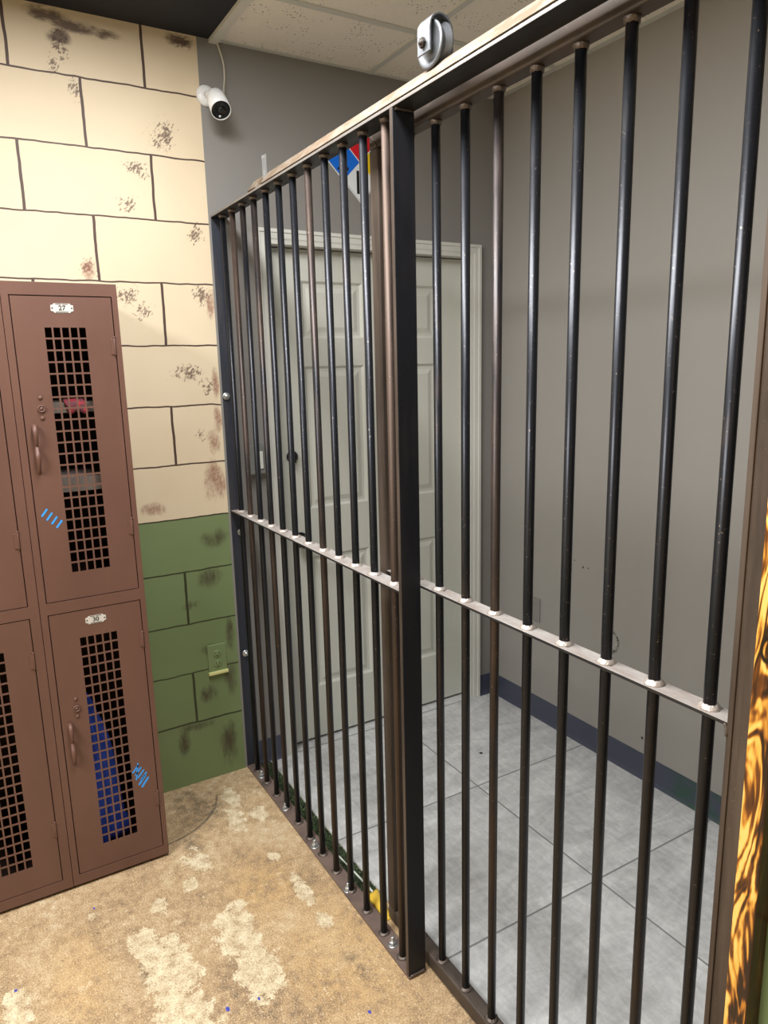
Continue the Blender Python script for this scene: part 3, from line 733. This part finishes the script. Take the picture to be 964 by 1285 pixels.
# things inside the lockers
random.seed(3)
bm = B(); nu, nv = 9, 11; rows = []
for i in range(nu):
    u = i/(nu-1); row = []
    for j in range(nv):
        v = j/(nv-1); y = -.572 + .056*v + .004*math.sin(u*9)
        if u < .6: p = (.20 + .165*u/.6*.64, y, 1.519 + .003*abs(math.sin(v*7+u*4)))
        else: p = (.309 + .0015*math.sin(v*14), y, 1.514 - (u-.6)/.4*(.030 + .006*math.sin(v*9)))
        row.append(bm.verts.new(p))
    rows.append(row)
for a, b in zip(rows, rows[1:]):
    for k in range(nv-1): bm.faces.new([a[k], a[k+1], b[k+1], b[k]]).smooth = True
o = obj('red_cloth', bm, M_RED); sd = o.modifiers.new('s', 'SOLIDIFY'); sd.thickness = .0015; sd.offset = 0
tag(o, 'red cloth draped over the shelf inside locker 27', 'cloth')
bm = B(); prof = [(.575,.010),(.555,.018),(.50,.028),(.45,.040),(.38,.048),(.32,.055),(.26,.060),(.2,.064),(.15,.068),(.11,.074),(.08,.076),(.058,.068),(.048,.05)]
rings = []; seg = 56
for i, (z, r) in enumerate(prof):
    ring = []
    for k in range(seg):
        a = 2*PI*k/seg
        rr = r*(1 + .20*math.sin(5*a + i*.25) + .10*math.sin(11*a - i*.5 + 1)) + (.006*math.sin(a*3+i*1.9) if i > 7 else 0)
        ring.append(bm.verts.new((.225 + rr*math.cos(a)*.85, -.605 + .004*i/3 + rr*math.sin(a), z + (.008*math.sin(3*a+i) if 1 < i < 11 else 0))))
    rings.append(ring)
for a, b in zip(rings, rings[1:]):
    for k in range(seg): bm.faces.new([a[k], a[(k+1) % seg], b[(k+1) % seg], b[k]]).smooth = True
bm.faces.new(rings[0]); bm.faces.new(rings[-1][::-1])
tag(obj('blue_jacket', bm, M_JACKET), 'crumpled blue cloth jacket seen through the grille of locker 30', 'jacket')

# ------------------------------------------------------------------ burnt wooden post at the right
tag(obj('wooden_post', bx(2.108, 2.14, -.03, .139, 0, 2.112), M_WOOD, None, .002), 'burnt golden pine post with dark grain, at the right picture edge', 'post')

# ------------------------------------------------------------------ gap behind the floor plate
random.seed(5); bm = B()
for k in range(2600):
    x = random.uniform(.012, .90); y = random.uniform(.053, .093); a = random.uniform(0, 6.28); l = random.uniform(.002, .0055); w = random.uniform(.0012, .0028); h = random.uniform(.001, .008)
    z = random.uniform(.0005, .0035); c, s = math.cos(a), math.sin(a)
    q = [(x, y, z), (x+c*l*.5-s*w, y+s*l*.5+c*w, z+h*.6), (x+c*l, y+s*l, z+h), (x+c*l*.5+s*w, y+s*l*.5-c*w, z+h*.5)]
    q = [(px, min(max(py, .051), .0948), pz) for px, py, pz in q]
    bm.faces.new([bm.verts.new(p) for p in q])
box(bm, .006, .903, .0505, .0952, 0, .0012)
tag(obj('moss_strip', bm, M_MOSS, fix=False), 'dark green mossy strip in the gap between floor plate and grey tiles', 'moss', kind='stuff')
bm = B(); prism(bm, [(.69,.0585),(.69,.0625),(.80,.0715),(.90,.0775),(.905,.0715),(.80,.0665)], 2, .009, .0115)
tag(obj('plastic_strip', bm, M_STRIPW), 'thin white plastic strip lying on the mossy strip behind the bars', 'strip')
bm = B(); rows = []
for i in range(12):
    u = i/11; row = []
    for j in range(9):
        v = j/8; x = .898 + .12*u; y = .0522 + .0415*v*(1 - .45*u)
        row.append(bm.verts.new((x, y, .0035 + .017*math.sin(PI*min(1, u*1.1))*math.sin(PI*v)**.8 + .009*v*(1-u))))
    rows.append(row)
for a, b in zip(rows, rows[1:]):
    for k in range(8): bm.faces.new([a[k], a[k+1], b[k+1], b[k]]).smooth = True
o = obj('plastic_scrap', bm, M_YELLOW); sd = o.modifiers.new('s', 'SOLIDIFY'); sd.thickness = .0012; sd.offset = -1
o.location.z = -.001
tag(o, 'yellow curled plastic scrap on the floor behind the bars near the post', 'scrap')

# ------------------------------------------------------------------ ceiling light and an added fill
def area(name, loc, sx, sy, w, col, rot=(0,0,0)):
    l = bpy.data.lights.new(name, 'AREA'); l.shape = 'RECTANGLE'; l.size = sx; l.size_y = sy; l.energy = w; l.color = col
    o = bpy.data.objects.new(name, l); o.location = loc; o.rotation_euler = rot; COL.objects.link(o); return o
area('room_area_light', (1.25, -.42, 2.675), 1.2, .3, 50, (1, .985, .955))
area('room_area_light', (1.7, -2.1, 2.675), 1.2, .6, 100, (1, .985, .955))  # unseen fill lamp, added to lift the dimmer parts of the room
w = bpy.data.worlds.new('world'); w.use_nodes = True; w.node_tree.nodes['Background'].inputs[0].default_value = (.02, .02, .02, 1); SC.world = w

# ------------------------------------------------------------------ camera
cam = bpy.data.cameras.new('camera'); cam.sensor_fit = 'HORIZONTAL'; cam.sensor_width = 36; cam.lens = 899.78*36/964; cam.clip_start = .01
co = bpy.data.objects.new('camera', cam); COL.objects.link(co)
rt = Vector((.51018558, .85975076, -.02322288)); up = Vector((-.16030675, .12158659, .97955012)); fw = Vector((-.84499256, .49602956, -.19985558))
co.matrix_world = Matrix(((rt.x, up.x, -fw.x, 2.5998), (rt.y, up.y, -fw.y, -.8492), (rt.z, up.z, -fw.z, 1.5974), (0, 0, 0, 1)))
SC.camera = co
SC.view_settings.view_transform = 'Standard'; SC.view_settings.look = 'None'; SC.view_settings.gamma = 1; SC.view_settings.use_curve_mapping = False
SC.view_settings.exposure = 0.0
SC.cycles.max_bounces = 10; SC.cycles.diffuse_bounces = 5; SC.cycles.use_denoising = True
